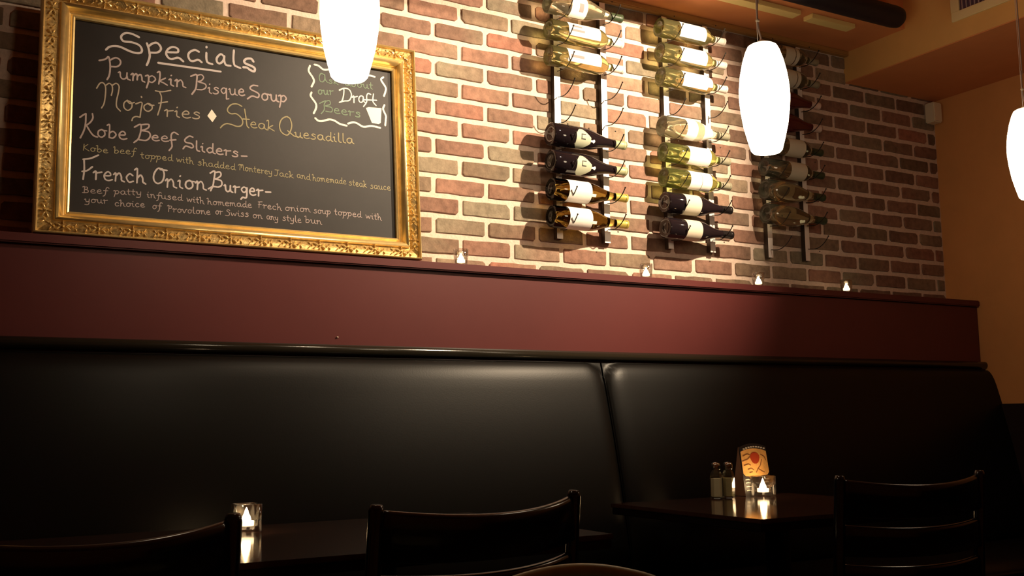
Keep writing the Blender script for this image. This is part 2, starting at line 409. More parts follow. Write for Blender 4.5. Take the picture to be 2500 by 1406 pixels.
def back_box():
    V = [bw(u, v, h) for h in (-.012, -.007) for (u, v) in ((UO0+.02, VO0+.02), (UO1-.02, VO0+.02), (UO1-.02, VO1-.02), (UO0+.02, VO1-.02))]
    return pyd('backing', V, [(3, 2, 1, 0), (4, 5, 6, 7), (0, 1, 5, 4), (1, 2, 6, 5), (2, 3, 7, 6), (3, 0, 4, 7)], CARDS)
fp(back_box())

# chalk strokes: ribbons lying on the board
class Chalk:
    def __init__(s): s.V = []; s.F = []
    def stroke(s, P, wd, n=5, smooth=True, h=.0006):
        P = [Vector((p[0], p[1], 0)) for p in P]
        P = crom(P, n) if (smooth and len(P) > 2) else P
        if len(P) < 2: P = [P[0], P[0]+Vector((wd*.6, 0, 0))]
        m = len(P); base = len(s.V)
        # rounded ends
        d0 = (P[1]-P[0]).normalized(); d1 = (P[-1]-P[-2]).normalized()
        P = [P[0]-d0*wd*.45]+P+[P[-1]+d1*wd*.45]; m += 2
        for i, p in enumerate(P):
            t = (P[min(i+1, m-1)]-P[max(i-1, 0)]); t = t.normalized() if t.length > 0 else Vector((1, 0, 0)); q = Vector((-t.y, t.x, 0))
            ww = wd/2*(.35 if i in (0, m-1) else (.93+.14*rr.random()))
            for sg in (1, -1):
                c = p+q*ww*sg; s.V.append(bw(c.x, c.y, h+rr.random()*.0001))
        for i in range(m-1): a = base+2*i; s.F.append((a, a+1, a+3, a+2))
    def px(s, pts, wd, sc=8.786, ox=0, oy=0, **k):
        s.stroke([on_board(ox+x/sc, oy+y/sc) for x, y in pts], wd, **k)
    def poly(s, pts):
        b = len(s.V)
        for p in pts: u, v = on_board(*p); s.V.append(bw(u, v, .0006))
        s.F.append(tuple(range(b, b+len(pts))))
    def build(s, m, label=None):
        o = fp(pyd('chalk_lettering', s.V, s.F, m), board)
        o.matrix_parent_inverse = Matrix.Identity(4)
        if label: o['label'] = label
        return o
G = {
 'a': (.75, [[(.6, .85), (.33, 1), (.07, .75), (.05, .3), (.28, .03), (.52, .25), (.6, .85)], [(.6, .85), (.63, .25), (.85, 0)]]),
 'b': (.7, [[(-.08, 1.6), (.1, 1.75), (.12, 1.2), (.1, .05)], [(.1, .6), (.4, .9), (.65, .5), (.4, .02), (.1, .08)]]),
 'c': (.62, [[(.55, .8), (.3, 1), (.05, .55), (.25, .02), (.6, .15)]]),
 'd': (.75, [[(.58, .8), (.3, .9), (.05, .45), (.28, 0), (.58, .3)], [(.62, 1.7), (.6, .6), (.65, .12), (.85, 0)]]),
 'e': (.66, [[(.1, .52), (.52, .6), (.48, .92), (.27, 1), (.05, .6), (.12, .15), (.38, 0), (.68, .14)]]),
 'f': (.55, [[(.75, 1.5), (.52, 1.72), (.36, 1.3), (.33, .4), (.22, -.45), (0, -.7)], [(.05, .82), (.62, .8)]]),
 'g': (.7, [[(.58, .85), (.3, 1), (.05, .6), (.28, .22), (.52, .45), (.6, .9)], [(.62, .95), (.6, -.2), (.48, -.55), (.2, -.5), (0, -.8)]]),
 'h': (.75, [[(-.1, 1.5), (.1, 1.72), (.12, 1), (.1, 0)], [(.12, .55), (.38, .95), (.55, .6), (.58, .15), (.8, -.05)]]),
 'i': (.34, [[(-.02, .78), (.13, .9), (.13, .2), (.34, 0)], [(.13, 1.38), (.17, 1.45)]]),
 'k': (.68, [[(-.08, 1.55), (.1, 1.72), (.12, 1), (.04, 0)], [(.55, .95), (.15, .45), (.4, .25), (.7, 0)]]),
 'l': (.36, [[(.1, 1.75), (.1, .45), (.2, .06), (.4, 0)]]),
 'm': (1.0, [[(-.05, .75), (.12, .95), (.1, 0)], [(.12, .6), (.34, .98), (.43, .7), (.42, .15)], [(.42, .6), (.65, .98), (.77, .6), (.8, .15), (1.0, 0)]]),
 'n': (.75, [[(-.05, .75), (.12, .95), (.1, 0)], [(.12, .6), (.38, .98), (.55, .6), (.58, .15), (.8, 0)]]),
 'o': (.7, [[(.35, 1), (.1, .75), (.08, .25), (.33, 0), (.6, .3), (.56, .8), (.35, 1)], [(.42, .9), (.75, .88)]]),
 'p': (.7, [[(-.12, .85), (.1, .97), (.12, .2), (-.02, -.75)], [(.1, .7), (.4, 1), (.65, .6), (.4, .1), (.12, .2)]]),
 'q': (.72, [[(.57, .85), (.3, 1), (.05, .6), (.25, .15), (.48, .3), (.58, .9)], [(.6, .95), (.6, -.7)], [(.6, -.7), (.85, -.62)]]),
 'r': (.58, [[(-.05, .78), (.15, .95), (.15, 0)], [(.15, .78), (.4, .85), (.6, .92)]]),
 's': (.6, [[(.52, .85), (.3, 1), (.12, .76), (.5, .42), (.46, .1), (.2, 0), (0, .1)]]),
 't': (.5, [[(.2, 1.55), (.2, .35), (.28, .08), (.45, 0)], [(-.03, .96), (.48, 1.0)]]),
 'u': (.78, [[(-.05, .8), (.08, .92), (.12, .3), (.3, .02), (.55, .25), (.6, .95)], [(.6, .5), (.65, .12), (.85, 0)]]),
 'v': (.7, [[(0, .95), (.28, 0), (.58, .95), (.75, .9)]]),
 'w': (.95, [[(0, .95), (.2, .05), (.45, .75), (.66, .05), (.9, .95)]]),
 'y': (.72, [[(-.05, .8), (.1, .92), (.15, .35), (.35, .18), (.6, .4)], [(.62, .97), (.58, -.3), (.35, -.6), (0, -.55)]]),
 'A': (.9, [[(.6, 1.4), (.35, 1.6), (.05, 1.1), (.08, .4), (.35, .15), (.6, .5), (.62, 1.5)], [(.62, 1.4), (.66, .4), (.9, .15)]]),
 'K': (.8, [[(.1, 1.72), (.03, 0)], [(.62, 1.75), (.12, .9), (.4, .4), (.8, 0)]]),
 'B': (.75, [[(-.1, 1.6), (.15, 1.7), (.12, 0)], [(.12, 1.62), (.5, 1.6), (.48, 1.1), (.15, .95)], [(.15, .95), (.6, .75), (.58, .2), (.12, .08), (-.1, .1)]]),
 'M': (1.0, [[(-.2, 1.2), (.1, 1.6), (.15, .9), (.1, 0)], [(.15, 1.2), (.38, 1.62), (.45, .7)], [(.45, 1.2), (.68, 1.62), (.8, .9), (.85, .15), (1, 0)]]),
 'J': (.65, [[(0, 1.6), (.7, 1.65)], [(.4, 1.6), (.38, .4), (.2, .02), (-.1, .1)]]),
 'F': (.6, [[(-.05, 1.55), (.62, 1.7)], [(.12, 1.6), (.08, 0)], [(-.05, .85), (.48, .95)]]),
 'P': (.65, [[(-.12, 1.58), (.15, 1.7), (.1, 0)], [(.12, 1.6), (.58, 1.55), (.5, 1.0), (.12, .9)]]),
 'S': (.65, [[(.6, 1.45), (.35, 1.7), (.1, 1.35), (.52, .85), (.48, .2), (.2, .05), (-.15, .15)]]),
}
def word(ch, txt, p0, p1, xh, wd):
    """one word on the board: baseline from pixel-measured point p0 to p1, x-height xh in the same measure"""
    a = Vector(on_board(*p0)); b = Vector(on_board(*p1)); c = Vector(on_board(p0[0], p0[1]-xh)); hh = (c-a).length
    tot = sum(G[q][0] for q in txt)+.16*(len(txt)-1); sx = (b-a).length/tot; d = (b-a).normalized(); x = 0
    n = Vector((0, 1))
    for q in txt:
        wj, st = G[q]
        for s_ in st:
            ch.stroke([a+d*(x+px)*sx+n*(py*hh) for px, py in s_], wd*rr.uniform(.9, 1.1), n=4)
        x += wj+.16
A1, A2, A3, A4, A5, A6 = (180, 50), (440, 80), (180, 190), (440, 220), (180, 340), (440, 360)
def P(ch, o, pts, wd, **k): ch.px(pts, wd, ox=o[0], oy=o[1], **k)
# Specials
c = Chalk(); W = .0062
P(c, A1, [(1400, 360), (1250, 290), (1120, 270), (1030, 320), (1020, 390), (1080, 450), (1250, 470), (1400, 530), (1460, 620), (1440, 690), (1340, 700), (1200, 660), (1000, 570), (870, 550), (760, 570), (690, 630)], W)
P(c, A1, [(1570, 490), (1610, 620), (1630, 760), (1600, 880), (1565, 960)], W); P(c, A1, [(1600, 560), (1680, 500), (1780, 480), (1860, 560), (1860, 640), (1780, 690), (1640, 690)], W)
P(c, A1, [(2000, 680), (2120, 685), (2230, 680), (2230, 610), (2130, 570), (2030, 610), (1980, 700), (2020, 790), (2100, 830), (2240, 800), (2350, 880)], W)
P(c, A2, [(400, 410), (310, 370), (200, 420), (170, 500), (210, 590), (280, 610), (380, 580), (460, 635)], W)
P(c, A2, [(560, 430), (560, 560), (590, 640), (690, 675)], W); P(c, A2, [(565, 300), (560, 320)], W)
P(c, A2, [(945, 520), (870, 460), (785, 540), (790, 630), (850, 660), (920, 600), (945, 500)], W); P(c, A2, [(945, 500), (945, 600), (980, 690), (1080, 710)], W)
P(c, A2, [(1150, 375), (1140, 560), (1160, 690), (1220, 730), (1290, 760)], W)
P(c, A2, [(1570, 620), (1520, 560), (1420, 560), (1370, 610), (1400, 660), (1540, 720), (1600, 770), (1580, 830), (1500, 800), (1430, 750), (1350, 740)], W*1.15)
c.stroke([on_board(386, 153.6), on_board(538.5, 175)], W, smooth=False)
c.build(CH_W, 'underlined heading reading Specials')
# Pumpkin Bisque Soup
c = Chalk(); W = .0048
P(c, A1, [(545, 860), (680, 830), (745, 780), (775, 900), (780, 1040), (760, 1180), (715, 1270)], W); P(c, A1, [(780, 850), (900, 800), (990, 850), (1000, 930), (930, 990), (800, 990)], W)
word(c, 'umpkin', (290, 192), (452, 214), 18, W*.9)
P(c, A2, [(225, 935), (350, 900), (350, 1050), (330, 1200), (250, 1320)], W); P(c, A2, [(350, 920), (450, 900), (500, 960), (450, 1030), (380, 1050), (530, 1100), (550, 1170), (480, 1220), (360, 1220)], W*.8)
word(c, 'isque', (508, 228), (597, 234), 16, W*.8)
P(c, A2, [(1660, 1140), (1560, 1130), (1500, 1170), (1520, 1220), (1640, 1280), (1690, 1330), (1660, 1390), (1540, 1360), (1440, 1420)], W)
word(c, 'oup', (638, 244), (700, 251), 17, W)
c.build(CH_L, 'line reading Pumpkin Bisque Soup')
# Mojo Fries, diamond, Steak Quesadilla
c = Chalk(); W = .0036
P(c, A3, [(490, 225), (560, 120), (630, 110), (680, 190), (680, 350), (650, 550), (595, 650)], W); P(c, A3, [(690, 160), (760, 120), (820, 170), (830, 270), (805, 380)], W); P(c, A3, [(830, 160), (910, 120), (970, 180), (960, 300), (920, 480), (920, 620), (1000, 715)], W)
P(c, A3, [(1150, 480), (1080, 540), (1080, 640), (1160, 700), (1240, 640), (1240, 540), (1150, 490), (1200, 550), (1300, 530)], W)
P(c, A3, [(1330, 560), (1460, 530), (1440, 700), (1420, 850)], W); P(c, A3, [(1420, 850), (1340, 830), (1270, 860), (1245, 920)], W); P(c, A3, [(1450, 405), (1455, 420)], W*1.3)
P(c, A3, [(1590, 550), (1510, 600), (1520, 680), (1600, 720), (1680, 660), (1660, 580), (1590, 550), (1640, 590), (1720, 590)], W)
P(c, A3, [(1750, 280), (1900, 300), (2080, 270)], W); P(c, A3, [(1840, 300), (1880, 420), (1860, 600), (1800, 800)], W); P(c, A3, [(1820, 545), (2010, 515)], W)
word(c, 'ries', (403, 284), (489, 291), 17, W)
c.build(CH_D, 'line reading Mojo Fries')
c = Chalk(); c.poly([(516.8, 267), (528.8, 283.8), (518.5, 298.5), (506, 283)]); c.build(CH_C, 'small filled diamond between two dishes')
c = Chalk(); W = .0038
P(c, A4, [(1320, 350), (1220, 300), (1100, 310), (1020, 390), (1020, 460), (1090, 510), (1200, 510), (1300, 590), (1340, 680), (1310, 760), (1220, 780), (1100, 740), (1000, 720), (920, 750), (860, 810)], W)
P(c, A4, [(1380, 410), (1410, 600), (1430, 760), (1470, 810)], W); P(c, A4, [(1340, 620), (1480, 630)], W)
word(c, 'eak', (611, 311), (669, 320), 14, W*.85)
P(c, A4, [(2340, 600), (2280, 570), (2180, 620), (2130, 740), (2150, 870), (2230, 950), (2310, 960), (2370, 860), (2390, 740), (2350, 610), (2310, 590)], W); P(c, A4, [(2300, 870), (2370, 930), (2450, 990), (2520, 1000)], W)
word(c, 'uesadilla', (720, 335), (862, 351), 13, W*.9)
c.build(CH_Y, 'line reading Steak Quesadilla')
# Kobe Beef Sliders
c = Chalk(); W = .0044
P(c, A3, [(130, 850), (200, 800), (260, 770)], W); P(c, A3, [(260, 775), (250, 1000), (210, 1150), (140, 1290)], W); P(c, A3, [(400, 770), (410, 860), (360, 950), (270, 1020)], W); P(c, A3, [(270, 1020), (370, 1180), (440, 1250), (510, 1270)], W)
word(c, 'obe', (237, 334), (309, 341), 19, W*.9)
P(c, A3, [(1300, 1060), (1430, 1000), (1440, 1120), (1390, 1300), (1290, 1390)], W); P(c, A3, [(1430, 1010), (1600, 1000), (1600, 1070), (1500, 1120), (1440, 1130), (1600, 1160), (1640, 1250), (1560, 1340), (1400, 1330)], W)
word(c, 'ee', (370, 343), (411, 346), 13, W*.8)
P(c, A3, [(2240, 1220), (2150, 1170), (2090, 1230), (2100, 1390), (2105, 1480), (2045, 1560)], W); P(c, A3, [(2060, 1340), (2190, 1330)], W)
P(c, A4, [(270, 1010), (190, 990), (100, 1060), (120, 1120), (240, 1150), (280, 1210), (240, 1240), (120, 1200), (60, 1260)], W)
word(c, 'liders', (477, 368), (582, 384), 14, W*.9)
P(c, A6, [(1310, 185), (1430, 190)], W, smooth=False)
c.build(CH_L, 'line reading Kobe Beef Sliders')
# French Onion Burger
c = Chalk(); W = .0046
P(c, A5, [(200, 430), (360, 410), (530, 340)], W); P(c, A5, [(220, 430), (225, 650), (200, 860)], W); P(c, A5, [(180, 690), (290, 670), (400, 590)], W)
word(c, 'rench', (229, 438), (354, 448), 21, W)
P(c, A5, [(1900, 640), (1800, 630), (1720, 750), (1720, 880), (1800, 950), (1900, 900), (1940, 760), (1900, 640), (1850, 650), (2000, 670)], W)
word(c, 'nion', (405, 457), (502, 464), 21, W)
P(c, A6, [(640, 550), (740, 510), (720, 700), (700, 820), (650, 930)], W); P(c, A6, [(740, 540), (850, 530), (870, 600), (800, 660), (740, 680), (870, 710), (890, 800), (820, 850), (700, 840), (600, 890)], W)
word(c, 'urger', (548, 467), (641, 480), 17, W)
P(c, A6, [(1830, 955), (1940, 960)], W, smooth=False)
c.build(CH_W, 'line reading French Onion Burger')
# small print
W = .0021
c = Chalk()
for t, a, b in (('Kobe', (203, 367), (263, 374)), ('beef', (278, 374), (330, 377)), ('topped', (343, 386), (421, 393)), ('with', (431, 395), (472, 401)), ('shadded', (483, 403), (574, 415)),
                ('Monterey', (584, 415), (664, 427)), ('Jack', (671, 429), (716, 435)), ('and', (725, 434), (757, 440)), ('homemade', (763, 441), (845, 450)), ('steak', (852, 452), (895, 458)), ('sauce', (904, 460), (953, 465))):
    word(c, t, a, b, 9, W)
c.build(CH_Y, 'small line on Kobe beef with cheese and steak sauce')
c = Chalk()
for t, a, b in (('Beef', (203, 471), (262, 473)), ('patty', (279, 474), (345, 477)), ('infused', (359, 482), (445, 490)), ('with', (456, 492), (498, 498)), ('homemade', (506, 499), (614, 507)),
                ('Frech', (631, 507), (687, 514)), ('onion', (696, 514), (757, 518)), ('soup', (766, 520), (807, 524)), ('topped', (816, 524), (882, 531)), ('with', (893, 533), (931, 538))):
    word(c, t, a, b, 9, W)
for t, a, b in (('your', (207, 494), (262, 497)), ('choice', (280, 503), (353, 506)), ('of', (372, 510), (393, 510)), ('Provolone', (410, 517), (513, 524)), ('or', (526, 523), (543, 524)),
                ('Swiss', (552, 527), (607, 529)), ('on', (617, 532), (640, 534)), ('any', (651, 535), (679, 539)), ('style', (690, 538), (735, 544)), ('bun', (745, 543), (785, 548))):
    word(c, t, a, b, 9, W)
c.build(CH_L, 'two small lines on the beef patty burger')
# beer box
BX = dict(sc=7.8125, ox=740, oy=140)
c = Chalk(); W = .0062
for pts in ([(130, 160), (105, 260), (180, 380), (205, 460), (160, 560)], [(160, 670), (145, 740), (240, 880), (245, 970), (200, 1070)],
            [(215, 140), (290, 160), (380, 230), (470, 235), (560, 210), (660, 240), (760, 290)], [(840, 290), (930, 260), (1030, 290), (1130, 350), (1250, 345), (1365, 372)],
            [(1530, 380), (1485, 430), (1570, 570), (1570, 650), (1540, 740)], [(1550, 910), (1525, 990), (1575, 1110), (1575, 1180), (1565, 1300)],
            [(230, 1160), (290, 1210), (370, 1215), (500, 1185), (600, 1210), (700, 1270), (830, 1305)], [(855, 1265), (950, 1240), (1030, 1260), (1150, 1325), (1300, 1310), (1470, 1345)]):
    c.px(pts, W, **BX)
c.build(CH_C, 'wavy white border strokes of the beer box')
c = Chalk(); c.poly([(740+x/7.8125, 140+y/7.8125) for x, y in ((1195, 965), (1250, 950), (1495, 970), (1480, 1250), (1440, 1275), (1310, 1250), (1270, 1150))])
c.build(CH_C, 'filled beer glass drawing')
c = Chalk(); W = .0036
c.px([(400, 330), (340, 310), (305, 370), (320, 450), (370, 470), (410, 420), (410, 330), (420, 420), (460, 480)], W, **BX)
word(c, 'sk', (802, 203), (825, 207), 9, W*.8); c.build(CH_G, 'green chalk word Ask'); c = Chalk(); word(c, 'about', (842, 209), (910, 218), 10, W*.8); c.build(CH_G, 'green chalk word about'); c = Chalk(); word(c, 'our', (776, 230), (813, 232), 11, W)
c.build(CH_G, 'green chalk word our'); c = Chalk()
c.px([(310, 880), (430, 830), (400, 900), (400, 1000), (340, 1080)], W, **BX); c.px([(420, 840), (500, 830), (510, 900), (420, 930), (540, 960), (540, 1040), (430, 1030)], W, **BX)
word(c, 'eers', (815, 276), (880, 287), 12, W)
c.build(CH_G, 'green chalk word Beers')
c = Chalk(); W = .0040
c.px([(690, 630), (770, 600), (770, 720), (740, 830), (690, 860)], W, **BX); c.px([(690, 620), (790, 590), (880, 620), (920, 720), (880, 820), (780, 835), (690, 860)], W, **BX)
word(c, 'ra', (861, 251), (890, 251), 17, W)
c.px([(1290, 710), (1240, 690), (1210, 740), (1210, 850), (1150, 940)], W, **BX); c.px([(1160, 810), (1400, 820)], W, **BX); c.px([(1340, 700), (1330, 840), (1390, 920)], W, **BX)
c.build(CH_C, 'cream chalk word Draft')

# ------------------------------------------------------------------ wine racks and bottles
RX = [1.945, 2.440, 2.945]; RG = .205; ZR0, ZR1 = 1.637, 2.548
def slot_z(i): return 1.0+.700+.0968*(9-i)     # axis height of a bottle in slot i (1 = top)
rack_lab = ['tall metal wine rack nearest the framed chalkboard, two cradles empty', 'tall metal wine rack in the middle of the three, one cradle empty', 'tall metal wine rack farthest right, lowest cradle empty']
hook_me = None
def hook_mesh():
    bm = bmesh.new()
    tube_bm(bm, crom([(0, -.032, .002), (0, -.050, -.001), (0, -.075, -.003), (0, -.102, .004), (0, -.126, .019), (0, -.143, .037)], 3), .0019, 6)
    bmesh.ops.create_icosphere(bm, subdivisions=1, radius=.0036, matrix=Matrix.Translation((0, -.144, .038)))
    me = bpy.data.meshes.new('cradle_wire'); bm.to_mesh(me); bm.free(); me.materials.append(WIRE)
    for p in me.polygons: p.use_smooth = True
    return me
hook_me = hook_mesh()
for ri, x in enumerate(RX):
    t = thing('wine_rack', rack_lab[ri], 'wine rack', (x+RG/2, 0, ZR0), group='wine racks on the brick wall')
    for dx in (0, RG):
        bm = bmesh.new(); add_box(bm, (-.0125, -.029, 0), (.0125, -.0265, ZR1-ZR0)); add_box(bm, (-.0125, -.0265, 0), (-.010, -.0075, ZR1-ZR0)); add_box(bm, (.010, -.0265, 0), (.0125, -.0075, ZR1-ZR0))
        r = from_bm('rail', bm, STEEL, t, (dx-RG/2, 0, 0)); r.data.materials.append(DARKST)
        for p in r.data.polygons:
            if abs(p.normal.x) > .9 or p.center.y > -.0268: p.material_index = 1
        for k, zz in enumerate((.03, .16, .40, .64, .89)):
            s = lathe_obj('screw', [(0, -.0335), (.0022, -.033), (.003, -.031)], DARKST, r, n=8, loc=None)
            s.rotation_euler = (math.pi/2, 0, 0); s.location = (0, -.0645, zz)
            s.location = (0, 0, zz); s.rotation_euler = (-math.pi/2, 0, 0); s.location.y = -.0620
        for i in range(1, 10):
            h = bpy.data.objects.new('cradle_wire', hook_me); COL.objects.link(h); h.parent = t
            zc = slot_z(i)-(.0375 if dx == 0 else .020)
            h.location = (dx-RG/2, 0, zc-.0-ZR0+.0035)
# bottle profiles: (radius, distance from base)
def prof_bord(L=.325, R=.0365): return [(0, .012), (R*.55, .006), (R*.86, 0), (R, .004), (R, .207), (R*.96, .220), (R*.8, .234), (R*.5, .247), (.0155, .257), (.0138, .268), (.0138, L-.012), (.0150, L-.011), (.0150, L-.002), (.013, L), (0, L)]
def prof_burg(L=.325, R=.041): return [(0, .014), (R*.5, .008), (R*.86, 0), (R, .004), (R, .125), (R*.97, .145), (R*.86, .17), (R*.66, .20), (R*.46, .232), (.0160, .262), (.0148, .275), (.0145, L-.014), (.0160, L-.012), (.0160, L-.003), (.014, L), (0, L)]
def prof_rhone(L=.325, R=.039): return [(0, .012), (R*.5, .008), (R*.86, 0), (R, .004), (R, .150), (R*.95, .172), (R*.8, .195), (R*.58, .22), (.0175, .245), (.0145, .262), (.0142, L-.012), (.0155, L-.011), (.0155, L-.002), (.013, L), (0, L)]
PROF = {'bord': (prof_bord, .0365), 'burg': (prof_burg, .041), 'rhone': (prof_rhone, .039)}
def rad_at(pr, d):
    for (r0, h0), (r1, h1) in zip(pr, pr[1:]):
        if h0 <= d <= h1 and h1 > h0: return r0+(r1-r0)*(d-h0)/(h1-h0)
    return .01
def patch(name, pr, d0, d1, a0, a1, m, par, e=.0006, na=14, nd=2, shape=None, label=None):
    """label patch hugging the bottle (axis x); angle 0 faces the room (-y), positive upward"""
    V = []; Fc = []
    for i in range(nd+1):
        d = d0+(d1-d0)*i/nd; k = shape(i/nd) if shape else 1
        am = (a0+a1)/2; ah = (a1-a0)/2*k
        for j in range(na+1):
            a = math.radians(am-ah+2*ah*j/na); r = rad_at(pr, d)+e
            V.append((d, -r*math.cos(a), r*math.sin(a)))
    for i in range(nd):
        for j in range(na): q = i*(na+1)+j; Fc.append((q, q+1, q+na+2, q+na+1))
    return pyd(name, V, Fc, m, par, True, label=label)
def bottle(kind, glass, cap, lab, ri, i, label, group=None, capl=.055, rot=0):
    pf, R = PROF[kind]; pr = pf(); zc = slot_z(i)
    t = thing('wine_bottle', label, 'bottle', (RX[ri]-.073, -.086, zc+(R-.0375)), 0, group)
    t.rotation_euler = (rot, math.radians(.6), 0)
    lathe_obj('bottle_glass', pr, glass, t, 32, 'x')
    L = pr[-1][1]
    lathe_obj('capsule', [(rad_at(pr, d)+.0006, d) for d in (L-capl, L-capl*.6, L-capl*.3, L-.013, L-.0115, L-.002)]+[(.012, L+.0008), (0, L+.0008)], cap, t, 20, 'x', cap=False)
    for q in lab:
        if q[0] == 'wrap': patch('label', pr, q[1], q[2], q[4] if len(q) > 4 else -75, q[5] if len(q) > 5 else 100, q[3], t, nd=3)
        if q[0] == 'print': patch('label_print', pr, q[1], q[2], q[3], q[4], q[5], t, e=.0010)
        if q[0] == 'shield':
            patch('label', pr,   .088, .150, -78, 34, LBLG, t, nd=12, na=16, shape=lambda v: min(1, .55+2.2*v if v < .2 else 1.0-max(0, (v-.45))/.55*.72))
            patch('label_print', pr, .108, .111, -20, 8, INK, t, e=.0011); patch('label_print', pr, .108, .126, -20, -15, INK, t, e=.0011); patch('label_print', pr, .108, .126, 3, 8, INK, t, e=.0011)
            patch('medallion', pr, .150, .170, -33, -12, LBL, t, nd=8, e=.0010, shape=lambda v: .5 if v < .45 else math.sqrt(max(.02, 1-((v-.72)/.28)**2)), label='small round white seal')
    return t
Wl = lambda a=.055, b=.150, lo=-90, hi=85, m=LBL: ('wrap', a, b, m, lo, hi)
PR = lambda a, b, lo, hi, m=PRINT: ('print', a, b, lo, hi, m)
g1 = 'bottles in the wine rack nearest the chalkboard'; g2 = 'bottles in the middle wine rack'; g3 = 'bottles in the right wine rack'
bottle('rhone', G_CLEAR, CAPG, [Wl(.083, .150, -85, 75), PR(.115, .133, -40, 5)], 0, 1, 'clear bottle with cream label and dark green capsule, top of the left rack', g1)
bottle('bord', G_PALE, CAPW, [Wl(.068, .205, -32, 70), PR(.078, .135, -8, 5), PR(.083, .125, 18, 30)], 0, 2, 'pale wine bottle with white capsule, second from top of the left rack', g1)
bottle('bord', G_PALE, CAPW, [Wl(.064, .205, -32, 70), PR(.074, .130, -8, 8)], 0, 3, 'pale wine bottle with white capsule, just above the two empty cradles', g1)
bottle('burg', G_DARK, CAPS, [('shield',)], 0, 6, 'fat black bottle with sage shield label, just below the empty cradles', g1, capl=.05)
bottle('burg', G_DARK, CAPS, [('shield',)], 0, 7, 'fat black bottle with sage shield label, above the yellow-capped bottles', g1, capl=.05)
bottle('rhone', G_AMBER, CAPY, [Wl(.056, .150, -90, 75), ('wrap', .150, .168, LBL, -30, -14)], 0, 8, 'amber bottle with white label and yellow capsule, upper of the two', g1)
bottle('rhone', G_AMBER, CAPY, [Wl(.056, .150, -90, 75), ('wrap', .150, .168, LBL, -30, -14)], 0, 9, 'amber bottle with white label and yellow capsule, bottom of the left rack', g1)
bottle('bord', G_PALE, CAPW, [Wl(.082, .207, -50, 82)], 1, 1, 'pale yellow bottle with plain white label, top of the middle rack', g2)
bottle('bord', G_PALE, CAPW, [Wl(.082, .207, -50, 82)], 1, 2, 'pale yellow bottle with plain white label, second in the middle rack', g2)
bottle('bord', G_PALE, CAPW, [Wl(.086, .207, -50, 82), ('wrap', .207, .236, LBL, -30, 40)], 1, 3, 'pale yellow bottle with notched white label, above the empty cradle', g2)
bottle('rhone', G_CLEAR, CAPGR, [Wl(.095, .232, -85, 85)], 1, 5, 'clear bottle wrapped in a large white label, below the empty cradle', g2)
bottle('bord', G_GREEN, CAPGR, [Wl(.104, .207, -75, 85)], 1, 6, 'green glass bottle with white label, fifth filled slot of the middle rack', g2)
bottle('bord', G_GREEN, CAPGR, [Wl(.104, .158, -75, 85), Wl(.160, .207, -75, 85)], 1, 7, 'green glass bottle with split white label above the black bottles', g2)
bottle('rhone', G_DARK, CAPK, [Wl(.076, .150, -95, 78, LBLC)], 1, 8, 'black bottle with cream label, second from bottom of the middle rack', g2)
bottle('rhone', G_DARK, CAPK, [Wl(.079, .150, -95, 78, LBLC)], 1, 9, 'black bottle with cream label, bottom of the middle rack', g2)
bottle('bord', G_EMPTY, CAPGR, [Wl(.118, .170, -95, 85, LBLC), Wl(.174, .192, -95, 85, LBLC)], 2, 1, 'bottle with two-band cream label, top of the right rack behind the pendant', g3)
bottle('bord', G_EMPTY, CAPGR, [Wl(.122, .172, -95, 85, LBLC), Wl(.176, .194, -95, 85, LBLC)], 2, 2, 'bottle with two-band cream label above the dark red bottles', g3)
bottle('burg', G_ROSE, CAPR, [], 2, 3, 'dark red bottle with pink capsule, upper of the two beside the pendant', g3)
bottle('burg', G_ROSE, CAPR, [], 2, 4, 'dark red bottle with pink capsule, lower of the two beside the pendant', g3)
bottle('bord', G_EMPTY, CAPG, [Wl(.112, .202, -95, 85, LBLC)], 2, 5, 'olive bottle with cream label just below the red bottles', g3)
bottle('bord', G_EMPTY, CAPG, [Wl(.116, .204, -95, 85, LBLC)], 2, 6, 'olive bottle with cream label under the pendant, sixth in the right rack', g3)
bottle('burg', G_EMPTY, CAPG, [], 2, 7, 'clear unlabelled looking bottle, second from bottom of the right rack', g3)
bottle('burg', G_EMPTY, CAPG, [], 2, 8, 'clear unlabelled looking bottle, lowest in the right rack', g3)

